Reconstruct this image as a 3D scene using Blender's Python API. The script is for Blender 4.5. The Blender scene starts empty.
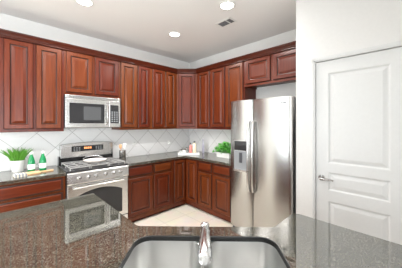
import bpy, bmesh, math, random
from mathutils import Vector, Matrix
random.seed(7)
S = bpy.context.scene
COL = S.collection
PI = math.pi

# ------------------------------------------------------------------ camera, world, light, exposure
CX, CY, CZ, YAW, F, HOR = -3.088, -3.583, 1.507, math.radians(46.073), 208.7, 123.49
cam_d = bpy.data.cameras.new('camera'); cam = bpy.data.objects.new('camera', cam_d); COL.objects.link(cam)
cam_d.sensor_width = 36; cam_d.lens = F / 402 * 36
cam_d.shift_y = -(134 - HOR) / 402
cam_d.clip_start = 0.02
cam.location = (CX, CY, CZ); cam.rotation_euler = (PI / 2, 0, YAW - PI / 2)
S.camera = cam

W = bpy.data.worlds.new('world'); S.world = W; W.use_nodes = True
bg = W.node_tree.nodes['Background']
bg.inputs[0].default_value = (0.88, 0.95, 1.0, 1); bg.inputs[1].default_value = 6.5
S.view_settings.view_transform = 'Standard'; S.view_settings.look = 'None'
S.view_settings.gamma = 1; S.view_settings.use_curve_mapping = False
S.view_settings.exposure = 0.54
S.cycles.use_denoising = True
S.cycles.max_bounces = 8; S.cycles.diffuse_bounces = 5; S.cycles.glossy_bounces = 4
S.cycles.sample_clamp_indirect = 6
LAMP_W = 17.0          # each recessed ceiling lamp
def area(name, loc, rot, sx, sy, power, color=(1, 1, 1)):
    l = bpy.data.lights.new(name, 'AREA'); l.shape = 'RECTANGLE'; l.size = sx; l.size_y = sy
    l.energy = power; l.color = color
    o = bpy.data.objects.new(name, l); o.location = loc; o.rotation_euler = rot; COL.objects.link(o); return o
# daylight enters through unseen windows placed and sized for the light (portals guide the sky light)
for nm, loc, rz, sx_ in (('window_portal', (-7.0, -1.5, 1.275), -PI / 2, 1.6), ('window_portal', (-7.0, -5.95, 1.275), -PI / 2, 1.1), ('window_portal', (-4.3, -7.0, 1.275), 0, 4.6)):
    o = area(nm, loc, (PI / 2, 0, rz), sx_, 2.35, 1); o.data.cycles.is_portal = True

CEIL = 2.876

# ------------------------------------------------------------------ materials
def new_mat(name):
    m = bpy.data.materials.new(name); m.use_nodes = True
    return m, m.node_tree.nodes, m.node_tree.links, m.node_tree.nodes['Principled BSDF']
def plain(name, col, rough=.5, metal=0., noise=.03, scale=40, **kw):
    m, n, l, p = new_mat(name)
    p.inputs['Roughness'].default_value = rough; p.inputs['Metallic'].default_value = metal
    tc = n.new('ShaderNodeTexCoord'); t = n.new('ShaderNodeTexNoise'); t.inputs['Scale'].default_value = scale
    l.new(tc.outputs['Object'], t.inputs['Vector'])
    mx = n.new('ShaderNodeMix'); mx.data_type = 'RGBA'
    mx.inputs[6].default_value = tuple(c * (1 - noise) for c in col) + (1,)
    mx.inputs[7].default_value = tuple(min(1, c * (1 + noise)) for c in col) + (1,)
    l.new(t.outputs['Fac'], mx.inputs[0]); l.new(mx.outputs[2], p.inputs['Base Color'])
    for k, v in kw.items(): p.inputs[k.replace('_', ' ')].default_value = v
    return m
def cherry(name, dark, light, grain='z', rough=.30):
    m, n, l, p = new_mat(name)
    tc = n.new('ShaderNodeTexCoord'); mp = n.new('ShaderNodeMapping'); oi = n.new('ShaderNodeObjectInfo')
    mp.inputs['Scale'].default_value = (26, 26, 1.8) if grain == 'z' else (1.8, 26, 26)
    l.new(tc.outputs['Object'], mp.inputs[0])
    cb = n.new('ShaderNodeCombineXYZ'); ml = n.new('ShaderNodeMath'); ml.operation = 'MULTIPLY'; ml.inputs[1].default_value = 40
    l.new(oi.outputs['Random'], ml.inputs[0])
    for i in range(3): l.new(ml.outputs[0], cb.inputs[i])
    l.new(cb.outputs[0], mp.inputs['Location'])
    t = n.new('ShaderNodeTexNoise'); t.inputs['Scale'].default_value = 1.6; t.inputs['Detail'].default_value = 5
    t.inputs['Distortion'].default_value = .5
    l.new(mp.outputs[0], t.inputs['Vector'])
    r = n.new('ShaderNodeValToRGB')
    r.color_ramp.elements[0].position = .25; r.color_ramp.elements[0].color = dark + (1,)
    r.color_ramp.elements[1].position = .78; r.color_ramp.elements[1].color = light + (1,)
    l.new(t.outputs['Fac'], r.inputs[0])
    mr = n.new('ShaderNodeMapRange'); mr.inputs[3].default_value = .82; mr.inputs[4].default_value = 1.16
    l.new(oi.outputs['Random'], mr.inputs[0])
    hs = n.new('ShaderNodeHueSaturation'); l.new(r.outputs[0], hs.inputs['Color']); l.new(mr.outputs[0], hs.inputs['Value'])
    mh = n.new('ShaderNodeMapRange'); mh.inputs[3].default_value = .494; mh.inputs[4].default_value = .510
    l.new(oi.outputs['Random'], mh.inputs[0]); l.new(mh.outputs[0], hs.inputs['Hue'])
    l.new(hs.outputs[0], p.inputs['Base Color'])
    p.inputs['Roughness'].default_value = rough; p.inputs['Specular IOR Level'].default_value = .3
    return m
def granite(name):
    m, n, l, p = new_mat(name)
    tc = n.new('ShaderNodeTexCoord')
    def noise(sc, det=4):
        t = n.new('ShaderNodeTexNoise'); t.inputs['Scale'].default_value = sc; t.inputs['Detail'].default_value = det
        l.new(tc.outputs['Object'], t.inputs['Vector']); return t
    v = n.new('ShaderNodeTexVoronoi'); v.inputs['Scale'].default_value = 210; v.feature = 'F1'
    l.new(tc.outputs['Object'], v.inputs['Vector'])
    t1 = noise(210, 3); t2 = noise(14, 3)
    r1 = n.new('ShaderNodeValToRGB'); e = r1.color_ramp.elements
    e[0].position = .34; e[0].color = (.014, .014, .013, 1); e[1].position = .74; e[1].color = (.145, .136, .110, 1)
    x = e.new(.47); x.color = (.038, .036, .030, 1); x = e.new(.57); x.color = (.068, .064, .051, 1)
    l.new(t1.outputs['Fac'], r1.inputs[0])
    r2 = n.new('ShaderNodeValToRGB'); r2.color_ramp.elements[0].position = .35; r2.color_ramp.elements[1].position = .65
    r2.color_ramp.elements[0].color = (.78, .82, .80, 1); r2.color_ramp.elements[1].color = (1.2, 1.16, 1.02, 1)
    l.new(t2.outputs['Fac'], r2.inputs[0])
    mu = n.new('ShaderNodeMix'); mu.data_type = 'RGBA'; mu.blend_type = 'MULTIPLY'; mu.inputs[0].default_value = 1
    l.new(r1.outputs[0], mu.inputs[6]); l.new(r2.outputs[0], mu.inputs[7])
    r3 = n.new('ShaderNodeValToRGB'); r3.color_ramp.elements[0].position = .80; r3.color_ramp.elements[1].position = .86
    sep = n.new('ShaderNodeSeparateColor'); l.new(v.outputs['Color'], sep.inputs[0]); l.new(sep.outputs[0], r3.inputs[0])
    mf = n.new('ShaderNodeMath'); mf.operation = 'MULTIPLY'; mf.inputs[1].default_value = .55
    l.new(r3.outputs[0], mf.inputs[0])
    mx = n.new('ShaderNodeMix'); mx.data_type = 'RGBA'; mx.inputs[7].default_value = (.20, .19, .16, 1)
    l.new(mf.outputs[0], mx.inputs[0]); l.new(mu.outputs[2], mx.inputs[6])
    l.new(mx.outputs[2], p.inputs['Base Color'])
    p.inputs['Roughness'].default_value = .03; p.inputs['IOR'].default_value = 2.75
    return m
def steel(name, col=(.66, .655, .64), rough=.26, axis='x'):
    m, n, l, p = new_mat(name)
    tc = n.new('ShaderNodeTexCoord'); mp = n.new('ShaderNodeMapping')
    mp.inputs['Scale'].default_value = {'x': (2, 300, 300), 'z': (300, 300, 2)}[axis]
    l.new(tc.outputs['Object'], mp.inputs[0])
    t = n.new('ShaderNodeTexNoise'); t.inputs['Scale'].default_value = 2; l.new(mp.outputs[0], t.inputs['Vector'])
    mr = n.new('ShaderNodeMapRange'); mr.inputs[3].default_value = rough - .02; mr.inputs[4].default_value = rough + .03
    l.new(t.outputs['Fac'], mr.inputs[0]); l.new(mr.outputs[0], p.inputs['Roughness'])
    p.inputs['Base Color'].default_value = col + (1,); p.inputs['Metallic'].default_value = 1
    return m
def tile_mat(name, axis, D, a0, z0):
    """diagonal square tiles (diagonal D) with thin grey grout, in wall coordinates"""
    m, n, l, p = new_mat(name)
    g = n.new('ShaderNodeNewGeometry'); sp = n.new('ShaderNodeSeparateXYZ'); l.new(g.outputs['Position'], sp.inputs[0])
    def M(op, a, b=None):
        x = n.new('ShaderNodeMath'); x.operation = op
        for i, v in enumerate((a, b)):
            if v is None: continue
            if isinstance(v, (int, float)): x.inputs[i].default_value = v
            else: l.new(v, x.inputs[i])
        return x.outputs[0]
    a = M('SUBTRACT', sp.outputs[axis], a0); z = M('SUBTRACT', sp.outputs['Z'], z0)
    fac = None; cells = []
    for s in ('ADD', 'SUBTRACT'):
        u = M('DIVIDE', M(s, a, z), D); fr = M('FRACT', u); cells.append(M('FLOOR', u))
        e = M('MINIMUM', fr, M('SUBTRACT', 1, fr)); c = M('LESS_THAN', e, .0085)
        fac = c if fac is None else M('MAXIMUM', fac, c)
    cb = n.new('ShaderNodeCombineXYZ'); l.new(cells[0], cb.inputs[0]); l.new(cells[1], cb.inputs[1])
    wn = n.new('ShaderNodeTexWhiteNoise'); l.new(cb.outputs[0], wn.inputs['Vector'])
    ns = n.new('ShaderNodeTexNoise'); ns.inputs['Scale'].default_value = 9; l.new(g.outputs['Position'], ns.inputs['Vector'])
    mixv = M('ADD', M('MULTIPLY', wn.outputs['Value'], .5), M('MULTIPLY', ns.outputs['Fac'], .5))
    tcol = n.new('ShaderNodeMix'); tcol.data_type = 'RGBA'
    tcol.inputs[6].default_value = (.80, .79, .775, 1); tcol.inputs[7].default_value = (.88, .875, .865, 1)
    l.new(mixv, tcol.inputs[0])
    mx = n.new('ShaderNodeMix'); mx.data_type = 'RGBA'; mx.inputs[7].default_value = (.40, .39, .37, 1)
    l.new(fac, mx.inputs[0]); l.new(tcol.outputs[2], mx.inputs[6]); l.new(mx.outputs[2], p.inputs['Base Color'])
    p.inputs['Roughness'].default_value = .3
    return m
def floor_mat(name):
    m, n, l, p = new_mat(name)
    g = n.new('ShaderNodeNewGeometry'); mp = n.new('ShaderNodeMapping'); mp.inputs['Location'].default_value = (.885 + .41 * 20, 1.338 + .41 * 20, 0)
    l.new(g.outputs['Position'], mp.inputs[0])
    br = n.new('ShaderNodeTexBrick'); br.offset = 0; br.inputs['Scale'].default_value = 1
    br.inputs['Brick Width'].default_value = .41; br.inputs['Row Height'].default_value = .41
    br.inputs['Mortar Size'].default_value = .004; br.inputs['Mortar Smooth'].default_value = .3
    br.inputs['Color1'].default_value = (.72, .66, .57, 1); br.inputs['Color2'].default_value = (.68, .62, .53, 1)
    br.inputs['Mortar'].default_value = (.46, .41, .34, 1)
    l.new(mp.outputs[0], br.inputs['Vector'])
    ns = n.new('ShaderNodeTexNoise'); ns.inputs['Scale'].default_value = 5; ns.inputs['Detail'].default_value = 5
    l.new(g.outputs['Position'], ns.inputs['Vector'])
    mx = n.new('ShaderNodeMix'); mx.data_type = 'RGBA'; mx.blend_type = 'MULTIPLY'; mx.inputs[0].default_value = .25
    l.new(br.outputs['Color'], mx.inputs[6]); l.new(ns.outputs['Color'], mx.inputs[7])
    l.new(mx.outputs[2], p.inputs['Base Color']); p.inputs['Roughness'].default_value = .35
    return m
def stripes(name, c1, c2, scale):
    m, n, l, p = new_mat(name)
    tc = n.new('ShaderNodeTexCoord'); w = n.new('ShaderNodeTexWave'); w.inputs['Scale'].default_value = scale
    w.bands_direction = 'X'
    l.new(tc.outputs['Object'], w.inputs['Vector'])
    r = n.new('ShaderNodeValToRGB'); r.color_ramp.interpolation = 'CONSTANT'
    r.color_ramp.elements[0].color = c1 + (1,); r.color_ramp.elements[1].color = c2 + (1,); r.color_ramp.elements[1].position = .5
    l.new(w.outputs['Fac'], r.inputs[0]); l.new(r.outputs[0], p.inputs['Base Color']); p.inputs['Roughness'].default_value = .9
    return m
def glow(name, col, s):
    m, n, l, p = new_mat(name)
    p.inputs['Base Color'].default_value = col + (1,); p.inputs['Emission Color'].default_value = col + (1,)
    p.inputs['Emission Strength'].default_value = s
    return m

M = dict(
    wood=cherry('cherry_wood', (.074, .0116, .0036), (.142, .0275, .0070)),
    wood_h=cherry('cherry_wood_horizontal', (.074, .0116, .0036), (.142, .0275, .0070), 'x'),
    glaze=plain('dark_cherry_glaze', (.020, .0045, .002), .35, noise=.2),
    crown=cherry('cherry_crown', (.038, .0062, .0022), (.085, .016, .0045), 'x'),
    cut=plain('dark_granite_edge', (.005, .005, .005), .35, noise=.5, scale=120), granite=granite('polished_granite'),
    steel=steel('brushed_steel'), steel_v=steel('brushed_steel_vertical', (.48, .47, .452), .25, 'z'),
    sink=steel('sink_steel', (.68, .68, .67), .30, 'z'),
    chrome=plain('chrome', (.86, .87, .88), .20, 1, noise=.01),
    nickel=plain('satin_nickel', (.42, .41, .40), .25, 1),
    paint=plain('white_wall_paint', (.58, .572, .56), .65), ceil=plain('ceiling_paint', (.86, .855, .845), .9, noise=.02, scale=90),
    soffit=plain('wall_paint', (.82, .815, .79), .7),
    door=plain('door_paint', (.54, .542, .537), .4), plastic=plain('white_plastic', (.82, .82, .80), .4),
    black=plain('black_enamel', (.012, .012, .013), .18), iron=plain('cast_iron', (.05, .05, .05), .45),
    glass=plain('dark_glass', (.02, .02, .022), .06), grey=plain('grey_plastic', (.22, .23, .24), .4),
    screen=plain('tinted_screen', (.07, .072, .075), .12),
    dkgrey=plain('dark_grey_metal', (.05, .053, .06), .5), toe=plain('dark_gap', (.03, .02, .015), .8),
    white=plain('white_ceramic', (.86, .85, .83), .25), cream=plain('cream_ceramic', (.80, .70, .52), .35),
    green=plain('green_glass', (.015, .30, .10), .08, noise=.05, Transmission_Weight=.35), label=plain('paper_label', (.72, .86, .80), .6),
    leaf=plain('leaf_green', (.10, .30, .03), .5, noise=.45, scale=25), leaf2=plain('bright_leaf_green', (.10, .42, .05), .45, noise=.45, scale=22),
    soil=plain('soil', (.05, .035, .02), .9, noise=.3), oak=plain('light_wood', (.66, .42, .22), .5, noise=.15, scale=30),
    oak2=plain('beech_wood', (.70, .38, .20), .5, noise=.1, scale=30),
    towel=stripes('striped_cloth', (.60, .55, .46), (.22, .24, .27), 11), pink=plain('pink_glaze', (.70, .25, .22), .3),
    clear=plain('clear_glass', (.85, .88, .86), .05, Transmission_Weight=.85), lilac=plain('frosted_glass', (.62, .60, .72), .2, Transmission_Weight=.4),
    lamp=glow('lamp_diffuser', (1, .97, .92), 9), digits=glow('clock_digits', (1, .35, .12), .9),
    tile_l=tile_mat('diagonal_tile', 'X', .42, -2.73, 1.375), tile_r=tile_mat('diagonal_tile_side', 'Y', .42, -.566, 1.372),
    floor=floor_mat('floor_tile'), grate=plain('light_cast_grate', (.50, .49, .48), .45, .6), pan=plain('pan_enamel', (.74, .68, .64), .3), cook=plain('cooktop_enamel', (.03, .03, .032), .25),
)

# ------------------------------------------------------------------ mesh helpers
class B:
    def __init__(s): s.bm = bmesh.new()
    def _merge(s, o, mat=None):
        me = bpy.data.meshes.new('t'); o.to_mesh(me); o.free()
        if mat is not None: me.transform(mat)
        s.bm.from_mesh(me); bpy.data.meshes.remove(me); return s
    def box(s, x0, x1, y0, y1, z0, z1, bev=0., seg=2, mat=None):
        t = bmesh.new(); bmesh.ops.create_cube(t, size=1)
        for v in t.verts:
            v.co = Vector((x0 + (x1 - x0) * (v.co.x + .5), y0 + (y1 - y0) * (v.co.y + .5), z0 + (z1 - z0) * (v.co.z + .5)))
        if bev: bmesh.ops.bevel(t, geom=t.edges[:], offset=bev, segments=seg, affect='EDGES', profile=.5)
        return s._merge(t, mat)
    def rings(s, loops, cap0=True, cap1=True, mat=None):
        t = bmesh.new(); prev = None; first = None
        for lp in loops:
            vs = [t.verts.new(c) for c in lp]
            if prev:
                k = len(vs)
                for i in range(k): t.faces.new((prev[i], prev[(i + 1) % k], vs[(i + 1) % k], vs[i]))
            else: first = vs
            prev = vs
        if cap0: t.faces.new(first[::-1])
        if cap1: t.faces.new(prev)
        bmesh.ops.recalc_face_normals(t, faces=t.faces[:])
        return s._merge(t, mat)
    def panel(s, x0, x1, z0, z1, steps, mat=None):
        """front facing -y; steps = (inset, y)"""
        return s.rings([[(x0 + i, y, z0 + i), (x1 - i, y, z0 + i), (x1 - i, y, z1 - i), (x0 + i, y, z1 - i)] for i, y in steps], mat=mat)
    def lathe(s, prof, c=(0, 0, 0), k=28, cap0=True, cap1=True, sx=1, sy=1, mat=None):
        return s.rings([[(c[0] + r * sx * math.cos(2 * PI * i / k), c[1] + r * sy * math.sin(2 * PI * i / k), c[2] + z) for i in range(k)] for r, z in prof], cap0, cap1, mat)
    def tube(s, pts, rad, k=12, mat=None):
        pts = [Vector(p) for p in pts]; loops = []
        n = len(pts); rad = rad if isinstance(rad, (list, tuple)) else [rad] * n
        ref = None
        for i in range(n):
            d = (pts[min(i + 1, n - 1)] - pts[max(i - 1, 0)]).normalized()
            if ref is None: ref = Vector((0, 0, 1)) if abs(d.z) < .9 else Vector((1, 0, 0))
            a = d.cross(ref).normalized(); b = a.cross(d).normalized(); ref = b
            loops.append([tuple(pts[i] + (a * math.cos(2 * PI * j / k) + b * math.sin(2 * PI * j / k)) * rad[i]) for j in range(k)])
        return s.rings(loops, mat=mat)
    def prism(s, poly, z0, z1, bev=0., mat=None):
        t = bmesh.new()
        a = [t.verts.new((x, y, z0)) for x, y in poly]; f = t.faces.new(a)
        r = bmesh.ops.extrude_face_region(t, geom=[f])
        for v in r['geom']:
            if isinstance(v, bmesh.types.BMVert): v.co.z = z1
        bmesh.ops.recalc_face_normals(t, faces=t.faces[:])
        if bev:
            ed = [e for e in t.edges if len(e.link_faces) == 2 and e.calc_face_angle(0) > .5 and abs(e.verts[0].co.z - e.verts[1].co.z) < 1e-5]
            bmesh.ops.bevel(t, geom=ed, offset=bev, segments=2, affect='EDGES')
        return s._merge(t, mat)
    def build(s, name, mat, parent=None, smooth=False):
        me = bpy.data.meshes.new(name); s.bm.to_mesh(me); s.bm.free()
        me.materials.append(M[mat])
        o = bpy.data.objects.new(name, me); COL.objects.link(o)
        if parent: o.parent = parent
        if smooth:
            for p in me.polygons: p.use_smooth = True
            try: me.set_sharp_from_angle(angle=math.radians(40))
            except Exception: pass
        return o
def thing(name, label, cat, loc=(0, 0, 0), rz=0, group=None):
    o = bpy.data.objects.new(name, None); o.empty_display_size = .1; COL.objects.link(o)
    o.location = loc; o.rotation_euler = (0, 0, rz); return tag(o, label, cat, group)
def tag(o, label, cat, group=None):
    o['label'] = label; o['category'] = cat
    if group: o['group'] = group
    return o
def struct(o): o['kind'] = 'structure'; return o
def copy_thing(o, loc, label, rz=None):
    c = o.copy(); COL.objects.link(c); c.location = loc; c['label'] = label
    if rz is not None: c.rotation_euler = (0, 0, rz)
    def rec(a, b):
        for ch in a.children:
            d = ch.copy(); COL.objects.link(d); d.parent = b; rec(ch, d)
    rec(o, c); return c
def rrect(x0, x1, y0, y1, r, z, k=6):
    out = []
    for cx, cy, a in ((x1 - r, y1 - r, 0), (x0 + r, y1 - r, PI / 2), (x0 + r, y0 + r, PI), (x1 - r, y0 + r, 1.5 * PI)):
        for i in range(k + 1):
            t = a + PI / 2 * i / k; out.append((cx + r * math.cos(t), cy + r * math.sin(t), z))
    return out
def round_poly(pts, rads, k=6):
    """2D polygon with filleted corners"""
    out = []; n = len(pts)
    for i in range(n):
        p = Vector(pts[i]); a = Vector(pts[i - 1]); b = Vector(pts[(i + 1) % n]); r = rads[i]
        if r <= 0: out.append(tuple(p)); continue
        u = (a - p).normalized(); v = (b - p).normalized()
        ang = u.angle(v); d = r / math.tan(ang / 2); p0 = p + u * d; p1 = p + v * d
        c = p + (u + v).normalized() * (r / math.sin(ang / 2))
        a0 = math.atan2(p0.y - c.y, p0.x - c.x); a1 = math.atan2(p1.y - c.y, p1.x - c.x)
        da = (a1 - a0 + PI) % (2 * PI) - PI
        for j in range(k + 1):
            t = a0 + da * j / k; out.append((c.x + r * math.cos(t), c.y + r * math.sin(t)))
    return out

def inset(pl, d):
    n = len(pl); A = sum(pl[i][0] * pl[(i + 1) % n][1] - pl[(i + 1) % n][0] * pl[i][1] for i in range(n)); sg = 1 if A > 0 else -1
    out = []
    for i in range(n):
        a, p_, c = (Vector(pl[i - 1]), Vector(pl[i]), Vector(pl[(i + 1) % n]))
        u = (p_ - a).normalized(); v = (c - p_).normalized(); nn = (Vector((-u.y, u.x)) + Vector((-v.y, v.x))) * sg
        nn.normalize(); out.append(tuple(p_ + nn * d))
    return out
def slab(outer, t0, t1, hole=None, E=.004):
    """stone slab with eased edges and an optional cutout"""
    bm = bmesh.new()
    def loop(pl, z):
        vs = [bm.verts.new((x, y, z)) for x, y in pl]
        return vs, [bm.edges.new((vs[i], vs[(i + 1) % len(vs)])) for i in range(len(vs))]
    rgs = [[(outer, t0), (outer, t1 - E), (inset(outer, E * .3), t1 - E * .3), (inset(outer, E), t1)]]
    if hole: rgs.append([(hole, t0), (hole, t1 - E), (inset(hole, -E * .3), t1 - E * .3), (inset(hole, -E), t1)])
    lo, hi = [], []
    for q, rg in enumerate(rgs):
        lv = [loop(pl, z) for pl, z in rg]
        for (a, _), (c, _) in zip(lv[:-1], lv[1:]):
            for i in range(len(a)): bm.faces.new((a[i], a[(i + 1) % len(a)], c[(i + 1) % len(a)], c[i])).material_index = q
        lo += lv[0][1]; hi += lv[-1][1]
    bmesh.ops.triangle_fill(bm, use_beauty=True, edges=hi, normal=(0, 0, 1))
    bmesh.ops.triangle_fill(bm, use_beauty=True, edges=lo, normal=(0, 0, 1))
    bmesh.ops.recalc_face_normals(bm, faces=bm.faces[:])
    b = B(); b.bm.free(); b.bm = bm; return b

# ------------------------------------------------------------------ the room
struct(B().box(-7, 0, -7, 0, -.1, 0).build('floor', 'floor'))
WZ0, WZ1 = .1, 2.45
wn = 0
for nm, k, spans in (('wall_side', 0, [(-6.5, -5.4), (-2.3, -.7)]), ('wall_rear', 1, [(-6.6, -2.0)])):
    b = B(); put = lambda q, lo, hi, d0, d1, z0, z1: q.box(*((d0, d1, lo, hi) if k == 0 else (lo, hi, d0, d1)), z0, z1)
    put(b, -7.12, .12, -7.12, -7, 0, WZ0); put(b, -7.12, .12, -7.12, -7, WZ1, CEIL)
    cuts = [-7.12] + [c for sp in spans for c in sp] + [.12]
    for i in range(0, len(cuts), 2): put(b, cuts[i], cuts[i + 1], -7.12, -7, WZ0, WZ1)
    struct(b.build(nm, 'paint'))
    for W0, W1 in spans:
        f = B(); wm = (W0 + W1) / 2; wn += 1
        for lo, hi, z0, z1 in ((W0, W0 + .06, WZ0, WZ1), (W1 - .06, W1, WZ0, WZ1), (wm - .03, wm + .03, WZ0, WZ1), (W0, W1, WZ0, WZ0 + .06), (W0, W1, WZ1 - .06, WZ1), (W0, W1, 1.92, 1.96)):
            put(f, lo, hi, -7.09, -7.02, z0, z1)
        struct(f.build('window_%d' % wn, 'door'))
struct(B().box(-7, 0, -7, 0, CEIL, CEIL + .1).build('ceiling', 'ceil'))
wl = struct(B().box(-7, .12, 0, .12, 0, CEIL).build('wall_left', 'soffit'))
wr = struct(B().box(0, .12, -7, 0, 0, CEIL).build('wall_right', 'soffit'))
struct(B().box(-3.6, -.004, -.008, 0, .914, 1.43).build('wall_tile', 'tile_l', wl))
struct(B().box(-.008, 0, -1.72, -.008, .914, 1.43).build('wall_tile', 'tile_r', wr))
# pantry walls: return beside the fridge + the door wall with its opening
PX = -.92
DY0, DY1, DT = -2.907, -3.545, 2.085
b = B()
b.box(PX, 0, -2.80, -2.725, 0, CEIL)
b.box(PX, PX + .11, DY0 + .004, -2.80, 0, CEIL)
b.box(PX, PX + .11, DY1 - .004, DY0 + .004, DT + .004, CEIL)
b.box(PX, PX + .11, -5.2, DY1 - .004, 0, CEIL)
struct(b.build('wall_pantry', 'paint'))
struct(B().box(-2.25, PX, -4.36, -4.25, 0, CEIL).build('wall_light_blocker', 'paint'))  # unseen stub wall added to keep rear window light off the pantry door
# door casing
b = B()
for (o_, w_, t_) in ((0, .042, .011), (.012, .022, .016)):
    b.box(PX - t_, PX, DY0 + o_ - .002, DY0 + o_ + w_ - .012, 0, DT + .044 - (.042 - w_ - o_ if o_ else 0), .003)
    b.box(PX - t_, PX, DY1 - o_ - w_ + .012, DY1 - o_ + .002, 0, DT + .044 - (.042 - w_ - o_ if o_ else 0), .003)
    b.box(PX - t_, PX, DY1 - .03, DY0 + .03, DT + o_ + .002, DT + o_ + w_, .003)
struct(b.build('trim_1', 'door'))
# panelled pantry door (local: x along the wall to the viewer's right, -y out of the wall)
dr = bpy.data.objects.new('door_1', None); COL.objects.link(dr); struct(dr)
dr.location = (PX, DY0, 0); dr.rotation_euler = (0, 0, -PI / 2)
dw = DY0 - DY1
b = B(); b.box(.002, dw - .002, .012, .045, .008, DT - .002)
def frame_face(b, x0, x1, z0, z1, wins, yf, yb):
    xs = wins[0][0], wins[0][1]
    b.box(x0, xs[0], yf, yb, z0, z1); b.box(xs[1], x1, yf, yb, z0, z1)
    zz = z0
    for w in sorted(wins, key=lambda w: w[2]):
        b.box(xs[0], xs[1], yf, yb, zz, w[2]); zz = w[3]
    b.box(xs[0], xs[1], yf, yb, zz, z1)
wins = [(.105, dw - .105, .20, .797), (.105, dw - .105, .893, 1.062), (.105, dw - .105, 1.142, 1.972)]
frame_face(b, .002, dw - .002, .008, DT - .002, wins, .004, .013)
b.build('slab', 'door', dr)
for w in wins:
    B().panel(w[0], w[1], w[2], w[3], [(0, .013), (0, .004), (.006, .006), (.014, .0125), (.02, .0125), (.045, .006), (.05, .0055)]).build('panel', 'door', dr)
b = B(); b.lathe([(.027, 0), (.027, .006), (.022, .011)], mat=Matrix.Translation((.052, .004, 1.0)) @ Matrix.Rotation(PI / 2, 4, 'X'))
b.tube([(.052, .004, 1.0), (.052, -.035, 1.0)], .010)
b.tube([(.048, -.036, 1.0), (.075, -.040, 1.0), (.12, -.038, .998), (.155, -.030, .995)], [.011, .0095, .0085, .007])
b.build('lever_handle', 'nickel', dr, True)

# ------------------------------------------------------------------ cabinets
class Glazed(B):
    """raised panel front; the listed rings are stained with dark glaze"""
    def __init__(s, x0, x1, z0, z1, steps, dark):
        s.bm = bmesh.new(); s.panel(x0, x1, z0, z1, [q[:2] for q in steps])
        s.bm.faces.ensure_lookup_table()
        for r in dark:
            for f in s.bm.faces[r * 4:r * 4 + 4]: f.material_index = 1
    def build(s, name, mat, parent=None, smooth=False):
        o = B.build(s, name, mat, parent, smooth); o.data.materials.append(M['glaze']); return o
def door_bm(x0, x1, z0, z1, yf):
    yb = yf + .02
    return Glazed(x0, x1, z0, z1, [(0, yb), (0, yf + .010), (.004, yf + .005), (.009, yf), (.050, yf), (.055, yf + .005), (.060, yf + .012), (.066, yf + .013), (.094, yf + .003), (.097, yf + .002)], (0, 1, 5, 6))
def drawer_bm(x0, x1, z0, z1, yf):
    yb = yf + .02
    return Glazed(x0, x1, z0, z1, [(0, yb), (0, yf + .010), (.005, yf + .007), (.013, yf + .0065), (.022, yf), (.026, yf)], (0, 1, 2))
UB, UT, UD = 1.405, 2.500, .33
WALL_L, WALL_R = 0, -PI / 2
def upper(name, label, loc, rz, w, doors, zb=UB, group='cherry wall cabinets', depth=UD, dz0=None):
    t = thing(name, label, 'cabinet', loc, rz, group)
    b = B(); b.box(0, w, -depth + .02, -.002, zb + .03, UT, 0)
    b.box(0, w, -depth, -depth + .02, zb, UT, .0015); b.box(0, .018, -depth + .02, -.002, zb, zb + .03); b.box(w - .018, w, -depth + .02, -.002, zb, zb + .03)
    b.build('carcass', 'wood', t)
    for a, c in doors:
        door_bm(a, c, (zb + .036) if dz0 is None else dz0, 2.474, -depth - .021).build('door', 'wood', t)
    return t
upper('wall_cabinet', 'tall cherry wall cabinet with two raised panel doors above the grassy potted plant', (-3.095, 0, 0), WALL_L, .617, [(.035, .300), (.324, .592)])
upper('wall_cabinet', 'tall cherry wall cabinet ending the run, mostly cut off by the picture edge', (-3.715, 0, 0), WALL_L, .617, [(.025, .296), (.320, .592)])
upper('wall_cabinet', 'short cherry wall cabinet with two doors directly over the steel microwave', (-2.477, 0, 0), WALL_L, .741, [(.022, .345), (.382, .72)], zb=1.892)
upper('wall_cabinet', 'tall cherry wall cabinet with two doors beside the microwave above the utensil crock', (-1.735, 0, 0), WALL_L, .5615, [(.017, .285), (.312, .53)])
upper('wall_cabinet', 'two door cherry wall cabinet adjoining the diagonal corner cabinet on its range side', (-1.1725, 0, 0), WALL_L, .5615, [(.026, .265), (.295, .53)])
upper('wall_cabinet', 'single door cherry wall cabinet just on the fridge side of the diagonal corner cabinet', (0, -.612, 0), WALL_R, .3545, [(.040, .335)])
upper('wall_cabinet', 'tall cherry wall cabinet with two doors above the leafy planter next to the refrigerator', (0, -.967, 0), WALL_R, .737, [(.022, .340), (.375, .715)])
upper('wall_cabinet', 'short cherry wall cabinet with two doors above the refrigerator', (0, -1.705, 0), WALL_R, 1.015, [(.022, .440), (.482, .985)], zb=2.075, dz0=2.112)
# diagonal corner cabinet
t = thing('corner_wall_cabinet', 'diagonal corner cherry wall cabinet with one pale shining door above the white tray', 'cabinet', (0, 0, 0), 0, 'cherry wall cabinets')
B().prism([(-.002, -.002), (-.6095, -.002), (-.6095, -.33), (-.33, -.6105), (-.002, -.6105)], UB, UT).build('carcass', 'wood', t)
d = door_bm(-.160, .160, UB + .036, 2.474, -.021).build('door', 'wood', t)
d.location = (-.47, -.47, 0); d.rotation_euler = (0, 0, -PI / 4)
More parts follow.
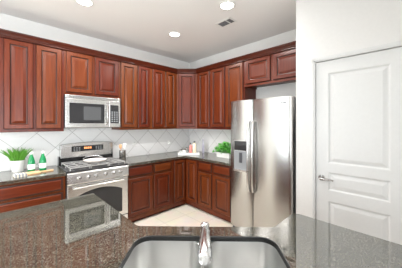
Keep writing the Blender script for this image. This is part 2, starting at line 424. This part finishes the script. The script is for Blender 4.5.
# crown moulding swept along the whole run
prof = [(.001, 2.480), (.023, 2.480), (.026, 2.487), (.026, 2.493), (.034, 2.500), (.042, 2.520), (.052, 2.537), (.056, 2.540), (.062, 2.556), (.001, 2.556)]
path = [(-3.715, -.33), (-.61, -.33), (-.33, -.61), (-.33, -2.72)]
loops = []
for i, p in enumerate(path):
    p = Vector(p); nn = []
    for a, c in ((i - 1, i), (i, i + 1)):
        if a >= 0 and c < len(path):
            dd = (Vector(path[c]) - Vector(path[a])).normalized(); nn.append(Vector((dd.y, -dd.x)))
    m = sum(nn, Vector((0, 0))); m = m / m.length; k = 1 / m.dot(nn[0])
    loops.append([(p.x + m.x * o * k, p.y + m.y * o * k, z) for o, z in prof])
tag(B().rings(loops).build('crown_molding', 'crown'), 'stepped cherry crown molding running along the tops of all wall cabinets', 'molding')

# base cabinets
BT, BD = .873, .61
def base(label, loc, rz, w, doors=(), drawers=(), group='cherry base cabinets'):
    t = thing('base_cabinet', label, 'cabinet', loc, rz, group)
    B().box(0, w, -BD, -.002, .040, BT, .001).build('carcass', 'wood', t)
    B().box(0, w, -BD + .045, -.02, 0, .040).build('toe_kick', 'wood_h', t)
    for a, c, z0, z1 in doors: door_bm(a, c, z0, z1, -BD - .021).build('door', 'wood', t)
    for a, c, z0, z1 in drawers: drawer_bm(a, c, z0, z1, -BD - .021).build('drawer', 'wood_h', t)
    return t
DZ = (.115, .680); RZ = (.708, .853)
base('cherry base cabinet with stacked wide drawers under the green bottles', (-3.31, 0, 0), WALL_L, .795, (), [(.025, .765, .708, .850), (.025, .765, .420, .680), (.025, .765, .115, .392)])
base('cherry base cabinet with two drawers and two doors beside the range', (-1.739, 0, 0), WALL_L, .817, [(.006, .420, *DZ), (.448, .792, *DZ)], [(.006, .420, *RZ), (.448, .792, *RZ)])
base('cherry base cabinet with two drawers and two doors between corner and refrigerator', (0, -.947, 0), WALL_R, .735, [(.012, .322, *DZ), (.362, .706, *DZ)], [(.012, .322, *RZ), (.362, .706, *RZ)])
t = thing('corner_base_cabinet', 'L shaped cherry corner base cabinet with two full height doors meeting in the inner corner', 'cabinet', (0, 0, 0), 0, 'cherry base cabinets')
B().prism([(-.002, -.002), (-.921, -.002), (-.921, -.61), (-.61, -.61), (-.61, -.946), (-.002, -.946)], .040, BT).build('carcass', 'wood', t)
B().prism([(-.02, -.02), (-.921, -.02), (-.921, -.565), (-.565, -.565), (-.565, -.946), (-.02, -.946)], 0, .040).build('toe_kick', 'wood_h', t)
door_bm(-.885, -.634, .115, .853, -.631).build('door', 'wood', t)
d = door_bm(.634, .925, .115, .853, -.631).build('door', 'wood', t); d.rotation_euler = (0, 0, WALL_R)

# worktops
t0, t1 = .875, .914
tag(slab(round_poly([(-3.325, -.009), (-3.325, -.635), (-2.512, -.635), (-2.512, -.009)], [0, 0, .004, 0]), t0, t1).build('countertop', 'granite'), 'short polished granite countertop holding the green bottles and potted grass', 'countertop')
tag(slab(round_poly([(-.009, -.009), (-1.737, -.009), (-1.737, -.635), (-.635, -.635), (-.635, -1.68), (-.009, -1.68)], [0, 0, .004, .015, .004, 0]), t0, t1).build('countertop', 'granite'), 'L shaped polished granite countertop turning the corner between range and refrigerator', 'countertop')

# ------------------------------------------------------------------ outlets
def outlet(label, loc, rz):
    t = thing('wall_outlet', label, 'outlet', loc, rz, 'outlets in the tiled backsplash')
    B().box(-.036, .036, -.006, 0, -.058, .058, .003).build('cover_plate', 'plastic', t)
    for z in (-.022, .022):
        s = B().box(-.016, .016, -.008, -.005, z - .014, z + .014, .003).build('socket', 'plastic', t)
        b = B(); b.box(-.008, -.005, -.0085, -.0075, z - .005, z + .006); b.box(.005, .008, -.0085, -.0075, z - .005, z + .006); b.build('slot', 'toe', s)
    return t
outlet('white wall outlet in the tiles beside the utensil crock', (-1.326, -.0085, 1.14), 0)
outlet('white wall outlet in the tiles near the corner, beside the white tray', (-.554, -.0085, 1.115), 0)

# ------------------------------------------------------------------ gas range
RX0, RX1 = -2.508, -1.741
rw = RX1 - RX0
t = thing('gas_range', 'freestanding stainless steel gas range standing between two cherry base cabinets', 'range', (RX0, 0, 0))
b = B(); b.box(.002, rw - .002, -.62, -.012, .09, .905, .003); b.box(.03, rw - .03, -.57, -.05, 0, .09); b.build('body', 'dkgrey', t)
B().box(0, rw, -.655, -.10, .905, .925, .006).build('cooktop', 'cook', t)
b = B(); b.rings([[(x, -.622, .752), (x, -.664, .752), (x, -.672, .770), (x, -.660, .885), (x, -.645, .904), (x, -.622, .904)] for x in (.002, rw - .002)])
b.build('control_panel', 'steel', t)
for kx in (-2.38, -2.275, -2.18, -2.06, -1.955, -1.86):
    b = B(); m = Matrix.Translation((kx - RX0, -.666, .828)) @ Matrix.Rotation(PI / 2 - .10, 4, 'X')
    b.lathe([(.024, -.002), (.024, .006), (.018, .010), (.017, .028), (.014, .031)], mat=m)
    b.box(-.004, .004, -.017, .017, .028, .036, .002, mat=m)
    b.build('knob', 'nickel', t, True)
od = B().box(.004, rw - .004, -.658, -.624, .205, .744, .006).build('oven_door', 'steel', t)
arch = [(.09, .26), (rw - .09, .26)] + [(rw - .09 - (rw - .18) * i / 16, .585 + .075 * math.sin(PI * i / 16) ** .8) for i in range(17)]
B().rings([[(x, y, z) for x, z in arch] for y in (-.657, -.6605)]).build('window', 'glass', od)
b = B(); b.tube([(.06, -.700, .708), (.2, -.706, .712), (rw / 2, -.708, .714), (rw - .2, -.706, .712), (rw - .06, -.700, .708)], .012)
for x in (.075, rw - .075): b.tube([(x, -.655, .708), (x, -.702, .709)], .009)
b.build('handle', 'steel', od, True)
dw2 = B().box(.004, rw - .004, -.655, -.624, .075, .198, .006).build('storage_drawer', 'steel', t)
# burners and grates
cap = [(.115 + .02, -.52, .042), (.155, -.25, .036), (rw / 2, -.385, .05), (rw - .155, -.25, .036), (rw - .135, -.52, .042)]
for x, y, r in cap:
    B().lathe([(r, .925), (r, .934), (r * .8, .936), (r * .8, .945), (r * .7, .949)], (x, y, 0), 20).build('burner', 'iron', t, True)
for g in range(3):
    x0 = .03 + g * (rw - .06) / 3 + .004; x1 = .03 + (g + 1) * (rw - .06) / 3 - .004; xm = (x0 + x1) / 2
    b = B(); z0, z1 = .950, .962
    for x in (x0, x1 - .010): b.box(x, x + .010, -.635, -.135, z0, z1, .002)
    for y in (-.635, -.39, -.145): b.box(x0, x1, y, y + .010, z0, z1, .002)
    b.box(xm - .005, xm + .005, -.635, -.135, z0, z1, .002)
    for y in (-.52, -.25): b.box(x0, x1, y - .005, y + .005, z0, z1, .002)
    for x in (x0 + .001, x1 - .011):
        for y in (-.634, -.39, -.146): b.box(x, x + .010, y, y + .010, .924, z0 + .002)
    b.build('grate', 'grate', t)
# backguard
bx0, bx1 = .030, rw - .012
b = B(); b.box(.012, rw - .008, -.10, -.014, .90, 1.035, .002); b.build('backguard_base', 'black', t)
top = [(bx0 + .012 + (bx1 - bx0 - .024) * i / 14, 1.205 + .020 * math.sin(PI * i / 14)) for i in range(15)]
poly = [(bx1, 1.02), (bx0, 1.02), (bx0, 1.195)] + top + [(bx1, 1.195)]
bg_ = B().rings([[(x, y, z) for x, z in poly] for y in (-.014, -.105)] + [[(x + (.004 if x < rw / 2 else -.004), -.112, z - .004) for x, z in poly]]).build('backguard', 'steel', t)
dp = B().box(.165, rw - .165, -.1155, -.110, 1.095, 1.175, .002).build('display', 'glass', bg_)
b = B()
for i in range(4): b.box(.33 + i * .027, .347 + i * .027, -.1168, -.115, 1.128, 1.156)
b.build('clock', 'digits', dp)
for s in (.19, .49):
    b = B()
    for i in range(3):
        for j in range(3): b.box(s + i * .033, s + .021 + i * .033, -.1168, -.115, 1.108 + j * .02, 1.117 + j * .02)
    b.build('button_grid', 'grey', dp)
# oval pan on the centre grate
p = thing('oval_pan', 'shallow pale oval pan with a loop handle resting on the range grates', 'pan', (-2.115, -.41, .9625), -.25)
B().lathe([(.10, 0), (.125, .006), (.145, .030), (.150, .034), (.146, .034), (.140, .030), (.12, .012), (.05, .010)], k=36, sx=1.0, sy=1.0).build('body', 'pan', p, True)
b = B(); b.tube([(-.02 + .125 * math.cos(a), .155 + .055 * math.sin(a) - .03, .036 + .028 * math.sin(a)) for a in [PI * i / 14 for i in range(15)]], .008)
b.build('handle', 'chrome', p, True)

# ------------------------------------------------------------------ microwave
mw0, mw1 = -2.476, -1.747; w = mw1 - mw0
t = thing('microwave', 'stainless steel over-range microwave hanging under the short wall cabinet', 'microwave', (mw0, 0, 0))
z0, z1 = 1.448, 1.889
B().box(0, w, -.375, -.004, z0, z1, .003).build('body', 'dkgrey', t)
d = B().box(.001, .553, -.402, -.376, z0 + .004, z1 - .048, .005).build('door', 'steel', t)
B().box(.045, .490, -.4045, -.400, z0 + .062, z1 - .105, .006).build('window', 'glass', d)
B().box(.215, .440, -.4058, -.404, z0 + .105, z1 - .145, .004).build('mesh_screen', 'screen', d)
b = B(); b.tube([(.520, -.405, z0 + .05), (.520, -.432, z0 + .065), (.520, -.436, z0 + .2), (.520, -.432, z1 - .105), (.520, -.405, z1 - .09)], .012); b.build('handle', 'steel_v', d, True)
c = B().box(.556, w - .001, -.402, -.376, z0 + .004, z1 - .048, .005).build('control_panel', 'steel', t)
B().box(.575, w - .030, -.4045, -.400, z0 + .062, z1 - .105, .003).build('keypad', 'glass', c)
b = B()
for i in range(3):
    for j in range(6): b.box(.590 + i * .036, .612 + i * .036, -.4055, -.404, z0 + .082 + j * .028, z0 + .098 + j * .028)
b.build('button_grid', 'grey', c)
v = B().box(.001, w - .001, -.400, -.376, z1 - .045, z1 - .001, .004).build('top_strip', 'steel', t)
b = B()
for i in range(3): b.box(.04, w - .04, -.4012, -.399, z1 - .036 + i * .010, z1 - .032 + i * .010)
b.build('vent_slots', 'dkgrey', v)

# ------------------------------------------------------------------ refrigerator (local x = viewer's right)
fy0, fy1 = -1.746, -2.618; w = fy0 - fy1
t = thing('refrigerator', 'tall stainless steel side by side refrigerator with water dispenser', 'refrigerator', (0, fy0, 0), WALL_R)
FD = .770
B().box(.004, w - .004, -.685, -.03, .03, 1.795, .006).build('body', 'dkgrey', t)
for x in (.02, w - .12): B().box(x, x + .1, -.70, -.60, 1.796, 1.815, .004).build('hinge_cover', 'dkgrey', t)
B().box(.01, w - .01, -.70, -.60, .0, .085, .004).build('kick_grille', 'dkgrey', t)
def curved_door(x0, x1, z0, z1):
    k = 24; lp = []
    for i in range(k + 1):
        u = i / k; x = x0 + (x1 - x0) * u; e = min(u, 1 - u) * (x1 - x0)
        y = -FD + .024 * (2 * u - 1) ** 2 + (.012 * (1 - e / .012) ** 2 if e < .012 else 0)
        lp.append((x, y))
    poly = [(x1, -.688), (x0, -.688)] + lp
    return B().rings([[(x, y, z) for x, y in poly] for z in (z0, z0 + .004, z1 - .004, z1)])
sx = .358
dl = curved_door(.002, sx - .003, .095, 1.815).build('freezer_door', 'steel_v', t, True)
drr = curved_door(sx + .003, w - .002, .095, 1.815).build('fridge_door', 'steel_v', t, True)
for x, par in ((sx - .030, dl), (sx + .034, drr)):
    b = B(); b.tube([(x, -.735, .625), (x, -.785, .640), (x, -.803, .75), (x, -.812, 1.08), (x, -.803, 1.41), (x, -.785, 1.525), (x, -.735, 1.545)], [.012, .014, .0145, .0145, .0145, .014, .012], 14)
    b.build('handle', 'steel', par, True)
ds = B().box(.085, .305, -.778, -.735, .862, 1.285, .006).build('dispenser', 'steel', dl)
B().box(.095, .296, -.781, -.770, 1.148, 1.272, .004).build('touch_panel', 'glass', ds)
b = B(); b.panel(.095, .296, .895, 1.142, [(0, -.772), (0, -.781), (.008, -.7815), (.010, -.779), (.030, -.7795)]); b.build('recess', 'grey', ds)
b = B(); b.box(.180, .225, -.788, -.779, .985, 1.12, .003); b.build('paddle', 'dkgrey', ds)
B().box(.090, .302, -.801, -.770, .868, .896, .004).build('drip_tray', 'steel', ds)
b = B()
for i, (a, h) in enumerate(((0, .020), (.017, .012), (.030, .018), (.046, .015))):
    b.box(.750 + a, .750 + a + .011, -.7635, -.752, 1.735, 1.735 + h, .0015)
b.build('badge', 'dkgrey', drr)

# ------------------------------------------------------------------ island with corner sink (local: x right along the sink, y away from the camera side)
def isl(s, d): return (CX + .70711 * (s + d), CY + .70711 * (d - s))
ID = 1.204
X1, Y1 = -2.512, -1.662      # wing corner
pA = isl(-.393, ID); pB = isl(.393, ID)
pts = [(-3.165, Y1), (X1, Y1), (X1, pA[1]), (pB[0], -3.010), (-1.672, -3.010), (-1.672, -3.665), (isl(.48, .47)[0], -3.665), (-3.165, isl(-.48, .47)[1])]
pts[2] = (X1, pA[1] - (X1 - pA[0]))
pts[3] = (pB[0] + (pB[1] + 3.010), -3.010)
# inner edge: diagonal at d = .47
q = .47
s_in = (-3.165 - CX) / .70711 - q
pts[7] = isl(s_in, q); pts[6] = (isl(-s_in, q)[0], isl(-s_in, q)[1])
pts[5] = (-1.672, pts[6][1])
outer = round_poly(pts, [.01, .012, .05, .05, .045, .01, .02, .02])
SK = dict(x0=-.352, x1=.352, y0=.685, y1=1.097)
hole = [isl(x, y) for x, y, z in rrect(SK['x0'], SK['x1'], SK['y0'], SK['y1'], .075, 0, 8)]
TI = .888
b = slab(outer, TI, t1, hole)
ic = b.build('island_countertop', 'granite'); ic.data.materials.append(M['cut'])  # cutout walls get a near-black granite, darker and duller than the top
tag(ic, 'large glossy speckled granite island countertop with sink cutout in front', 'countertop')
# island base
t = thing('island_cabinet', 'cherry island base cabinet carrying the large granite top with the sink', 'cabinet', (0, 0, 0))
ib = inset(pts, .035)
sec = [isl(-.40, .65), isl(.40, .65)]
n = len(ib)
b = B()
bm2 = bmesh.new()
lo = [bm2.verts.new((x, y, .0)) for x, y in ib]; hi = [bm2.verts.new((x, y, TI - .001)) for x, y in ib]
for i in range(n): bm2.faces.new((lo[i], lo[(i + 1) % n], hi[(i + 1) % n], hi[i]))
bmesh.ops.recalc_face_normals(bm2, faces=bm2.faces[:])
bmesh.ops.solidify(bm2, geom=bm2.faces[:], thickness=.02)
b.bm.free(); b.bm = bm2
b.build('carcass', 'wood', t)
# sink
c0 = isl(0, 0)
t = thing('kitchen_sink', 'double bowl undermount stainless sink set into the granite island', 'sink', (c0[0], c0[1], 0), -PI / 4)
def bowl(x0, x1, y0, y1):
    R = .075; lp = []
    for off, z in ((.0, TI - .0005), (.002, .872), (.006, .78), (.012, .71), (.024, .692), (.05, .686)):
        lp.append(rrect(x0 + off, x1 - off, y0 + off, y1 - off, R - off * .4, z, 7))
    outer_l = [[(x + (x - (x0 + x1) / 2) * .012, y + (y - (y0 + y1) / 2) * .012, z - (.003 if i else 0)) for x, y, z in l_] for i, l_ in enumerate(lp)]
    bb = B(); bb.rings(outer_l[::-1] + lp)
    return bb
for x0, x1 in ((-.360, -.016), (.016, .360)):
    o = bowl(x0, x1, .677, 1.105).build('bowl', 'sink', t, True)
    slab([q[:2] for q in rrect(*((-.40, -.001) if x0 < 0 else (.001, .40)), .640, 1.142, .01, 0)], TI - .0022, TI - .0008, [q[:2] for q in rrect(x0 + .0005, x1 - .0005, .6775, 1.1045, .075, 0, 7)], .0004).build('flange', 'sink', o)
    b = B(); b.lathe([(.056, .6862), (.056, .689), (.046, .6895), (.040, .687), (.012, .6868)], ((x0 + x1) / 2, .90, 0)); b.build('drain', 'chrome', o, True)
# faucet: body behind the bowls on the granite ledge, spout reaching over the divider towards the camera
t = thing('faucet', 'chrome single handle pull-out faucet rising behind the double sink', 'faucet', (*isl(.0, 1.145), t1), -PI / 4)
B().lathe([(.027, 0), (.027, .003), (.025, .007), (.0235, .009)]).build('base_flange', 'chrome', t, True)
B().lathe([(.023, .008), (.0225, .020), (.023, .032)]).build('body', 'chrome', t, True)
B().lathe([(.0235, .0325), (.0245, .037), (.022, .043), (.014, .047), (.005, .049)]).build('lever_handle', 'chrome', t, True)
b = B(); b.tube([(0, -.008, .022), (0, -.045, .029), (0, -.09, .034), (0, -.14, .037), (0, -.175, .038)], [.020, .0215, .0235, .026, .0285], 18); b.build('spout', 'chrome', t, True)
b = B(); b.tube([(0, -.177, .038), (0, -.205, .037), (0, -.240, .037), (0, -.270, .034), (0, -.284, .032), (0, -.288, .031)], [.0285, .0305, .0315, .031, .029, .025], 18); b.build('spray_head', 'chrome', t, True)

# ------------------------------------------------------------------ ceiling lamps and vent
def lamp(label, x, y):
    t = thing('recessed_light', label, 'ceiling light', (x, y, CEIL), 0, 'recessed ceiling lights')
    B().lathe([(.098, 0), (.098, -.004), (.090, -.008), (.074, -.006), (.072, 0)], k=36).build('trim_ring', 'plastic', t, True)
    B().lathe([(.071, -.001), (.071, -.0045), (.05, -.0055)], k=36).build('diffuser', 'lamp', t)
    l = bpy.data.lights.new('lamp_light', 'AREA'); l.shape = 'DISK'; l.size = .14; l.energy = LAMP_W; l.color = (1, .985, .965); l.spread = math.radians(165)
    o = bpy.data.objects.new('lamp_light', l); COL.objects.link(o); o.parent = t; o.location = (0, 0, -.012)
for x, y in ((-3.65, -.99), (-3.65, -2.05), (-4.9, -.99), (-4.9, -2.05)):  # unseen extra lamps, added to even out the room light
    lamp('added unseen recessed ceiling light over the open room behind the island', x, y)
lamp('lit recessed ceiling light in front of the microwave, cut by the top picture edge', -2.405, -.985)
lamp('lit recessed ceiling light closest to the cabinet corner', -1.16, -.995)
lamp('lit recessed ceiling light next to the air vent', -1.19, -2.05)
t = thing('air_vent', 'white rectangular air vent with dark louvers set in the ceiling', 'vent', (-.882, -1.78, CEIL), 0)
b = B()
for (a0, a1, c0_, c1) in ((-.075, .075, .105, .128), (-.075, .075, -.128, -.105), (-.075, -.055, -.128, .128), (.055, .075, -.128, .128), (-.075, .075, -.045, -.028)):
    b.box(a0, a1, c0_, c1, -.007, 0, .002)
b.build('frame', 'plastic', t)
B().box(-.056, .056, -.106, .106, -.002, -.0005).build('duct', 'toe', t)
b = B()
for i in range(7):
    x = -.048 + i * .016; b.box(x, x + .003, -.105, .105, -.007, -.002)
b.build('louver_set', 'grey', t)

# ------------------------------------------------------------------ things on the counters
CT = t1 + .0005
# grassy plant
p = thing('potted_plant', 'bushy grassy green plant in a white round pot beside the green bottles', 'plant', (-2.93, -.17, CT))
B().lathe([(.052, 0), (.056, .004), (.072, .137), (.075, .142), (.070, .142), (.066, .128)], cap1=False).build('pot', 'white', p, True)
B().lathe([(.0655, .112), (.0655, .120)]).build('soil', 'soil', p)
b = B()
for i in range(170):
    a = random.uniform(0, 2 * PI); r = .055 * math.sqrt(random.random()); L = random.uniform(.10, .185); ln = random.uniform(.1, .75) * (r / .055 + .25)
    x, y = r * math.cos(a), r * math.sin(a); dx, dy = math.cos(a + random.uniform(-.5, .5)) * ln * L, math.sin(a + random.uniform(-.5, .5)) * ln * L
    b.tube([(x, y, .110), (x + dx * .3, y + dy * .3, .112 + L * .55), (x + dx, y + dy, .11 + L)], [.003, .0055, .001], 4)
b.build('foliage', 'leaf', p)
# green bottles
def bottle(label, loc):
    t = thing('bottle', label, 'bottle', loc, 0, 'green glass bottles')
    B().lathe([(.030, 0), (.034, .004), (.036, .012), (.036, .120), (.033, .145), (.022, .180), (.0145, .205), (.0135, .228), (.0150, .232), (.013, .236)]).build('body', 'green', t, True)
    B().lathe([(.0364, .038), (.0364, .098)], cap0=False, cap1=False).build('wrap_label', 'label', t, True)
    B().lathe([(.0155, .220), (.0155, .240), (.014, .243)]).build('cap', 'white', t, True)
    return t
bt = bottle('green glass bottle with pale label standing nearer the grassy plant', (-2.812, -.315, CT))
copy_thing(bt, (-2.700, -.315, CT), 'green glass bottle with pale label standing nearer the range')
# serving board and cloth
t = thing('serving_board', 'light wooden paddle board lying in front of the green bottles', 'cutting board', (-2.80, -.415, CT), .10)
B().prism(round_poly([(-.16, -.06), (.07, -.06), (.07, .06), (-.16, .06)], [.02, .04, .04, .02]), 0, .016, .003).build('blade', 'oak', t)
b = B(); b.prism(round_poly([(.06, -.016), (.20, -.016), (.20, .016), (.06, .016)], [0, .012, .012, 0]), .001, .015, .003); b.build('handle', 'oak', t)
t = B().box(-.055, .055, -.06, .06, 0, .012, .005); t.box(-.053, .053, -.058, .057, .012, .023, .005); t.box(-.052, .050, -.056, .055, .023, .034, .005)
o = tag(t.build('folded_napkin', 'towel'), 'folded striped napkin lying at the end of the wooden board below the potted grass', 'napkin'); o.location = (-2.925, -.50, CT); o.rotation_euler = (0, 0, .1)
# utensil crock
KX, KY = -1.672, -.30
t = thing('utensil_crock', 'steel cylinder crock of cooking utensils standing beside the range', 'crock', (KX, KY, CT))
B().lathe([(.047, 0), (.050, .004), (.050, .165), (.047, .165), (.046, .010)]).build('body', 'steel_v', t, True)
def utensil(name, label, dx, dy, head, L, mat):
    t = thing(name, label, 'utensil', (KX, KY, CT + .0105), 0)
    a = Vector((dx * .25, dy * .25, 0)); e = Vector((dx, dy, L)); d = (e - a).normalized()
    B().tube([a, a + (e - a) * .5, e], [.006, .006, .005], 8).build('handle', mat, t, True)
    rot = Vector((0, 0, 1)).rotation_difference(d).to_matrix().to_4x4(); m = Matrix.Translation(e) @ rot
    b = B()
    if head == 'spoon': b.lathe([(.004, -.01), (.018, .008), (.026, .030), (.024, .052), (.010, .066)], k=16, sy=.35, mat=m)
    else: b.box(-.026, .026, -.003, .003, -.005, .075, .003, mat=m)
    b.build('head', mat, t, True)
utensil('wooden_spoon', 'wooden spoon with orange brown head sticking out of the steel crock', -.030, .0, 'spoon', .185, 'oak2')
utensil('spatula', 'white spatula leaning in the steel crock beside the wooden spoon', .034, .010, 'spat', .190, 'white')
# tray in the corner
TA = -PI / 4 + .06
t = thing('tray', 'white rectangular tray with jars set across the counter corner', 'tray', (-.465, -.520, CT), TA)
L_, D_ = .205, .095
b = B(); b.box(-L_, L_, -D_, D_, 0, .010, .003)
for y in (-D_, D_ - .010): b.box(-L_, L_, y, y + .010, .004, .036, .003)
for x in (-L_, L_ - .010): b.box(x, x + .010, -D_, D_, .004, .036, .003)
b.build('body', 'cream' if False else 'white', t)
def on_tray(x, y): return (-.465 + x * math.cos(TA) - y * math.sin(TA), -.520 + x * math.sin(TA) + y * math.cos(TA), CT + .0105)
def jar(label, x, y, r, h, mat, lid):
    t = thing('jar', label, 'jar', on_tray(x, y), 0, 'small jars on the white tray')
    B().lathe([(r * .9, 0), (r, .004), (r, h * .86), (r * .86, h * .94), (r * .86, h)], k=20).build('body', mat, t, True)
    B().lathe([(r * .92, h + .0005), (r * .92, h + .014), (r * .3, h + .018), (r * .25, h + .026)], k=20).build('lid', lid, t, True)
jar('small clear glass jar on the tray end nearer the range', -.150, .0, .030, .065, 'clear', 'nickel')
jar('small white sugar jar second along the tray from its range end', -.085, -.015, .032, .075, 'white', 'nickel')
jar('clear jar with metal lid in the middle of the tray, behind the white jar', -.035, .035, .030, .095, 'clear', 'nickel')
def pump(name, label, x, y, r, h, mat, capm):
    t = thing(name, label, 'bottle', on_tray(x, y))
    B().lathe([(r * .9, 0), (r, .005), (r, h * .78), (r * .8, h * .87), (r * .42, h * .92), (r * .42, h)], k=22).build('body', mat, t, True)
    B().lathe([(r * .5, h + .0005), (r * .5, h + .022), (r * .3, h + .028)], k=18).build('stopper', capm, t, True)
pump('oil_bottle', 'pinkish bottle with dark stopper on the white tray beside the cream bottle', .035, .010, .027, .180, 'pink', 'dkgrey')
pump('ceramic_bottle', 'tall cream bottle with dark stopper on the refrigerator end of the white tray', .110, .005, .038, .215, 'cream', 'dkgrey')
t = thing('glass_carafe', 'slim lilac glass carafe standing behind the refrigerator end of the white tray', 'carafe', (-.155, -.60, CT))
B().lathe([(.020, 0), (.023, .006), (.023, .15), (.013, .20), (.012, .25), (.014, .26)], k=22).build('body', 'lilac', t, True)
B().lathe([(.012, .2605), (.012, .272), (.008, .278)], k=16).build('stopper', 'lilac', t, True)
# leafy planter
t = thing('leafy_planter', 'bright green leafy plant in a white rectangular planter beside the refrigerator', 'plant', (-.25, -1.235, CT), WALL_R)
b = B(); b.rings([rrect(-.14, .14, -.055, .055, .008, 0), rrect(-.145, .145, -.06, .06, .008, .085), rrect(-.138, .138, -.053, .053, .006, .085), rrect(-.137, .137, -.052, .052, .006, .07)], cap1=False)
b.build('planter', 'white', t)
B().box(-.1365, .1365, -.0515, .0515, .055, .072).build('soil', 'soil', t)
b = B()
for i in range(480):
    u, v_, w_ = random.gauss(0, .55), random.gauss(0, .5), random.random()
    x = max(-1, min(1, u)) * .18; y = max(-1, min(1, v_)) * .12
    z = .080 + w_ * .185 * math.sqrt(max(.05, 1 - (x / .21) ** 2 - (y / .15) ** 2 * .6))
    s = random.uniform(.014, .025)
    m = Matrix.Translation((x, y, z)) @ Matrix.Rotation(random.uniform(0, 2 * PI), 4, 'Z') @ Matrix.Rotation(random.uniform(-.9, .9), 4, 'X')
    b.rings([[(0, -s, 0), (s * .7, -.35 * s, .002), (s * .75, .35 * s, .002), (0, s * 1.1, 0), (-s * .75, .35 * s, .002), (-s * .7, -.35 * s, .002)],
             [(0, -s, .001), (s * .7, -.35 * s, .003), (s * .75, .35 * s, .003), (0, s * 1.1, .001), (-s * .75, .35 * s, .003), (-s * .7, -.35 * s, .003)]], mat=m)
fo = b.build('foliage', 'leaf2', t)
b = B()
for i in range(16):
    x, y = random.uniform(-.11, .11), random.uniform(-.035, .035)
    b.tube([(x, y, .07), (x * 1.15, y * 1.3, .12), (x * 1.3, y * 1.8, .18)], .002, 5)
b.build('stem', 'leaf', fo)
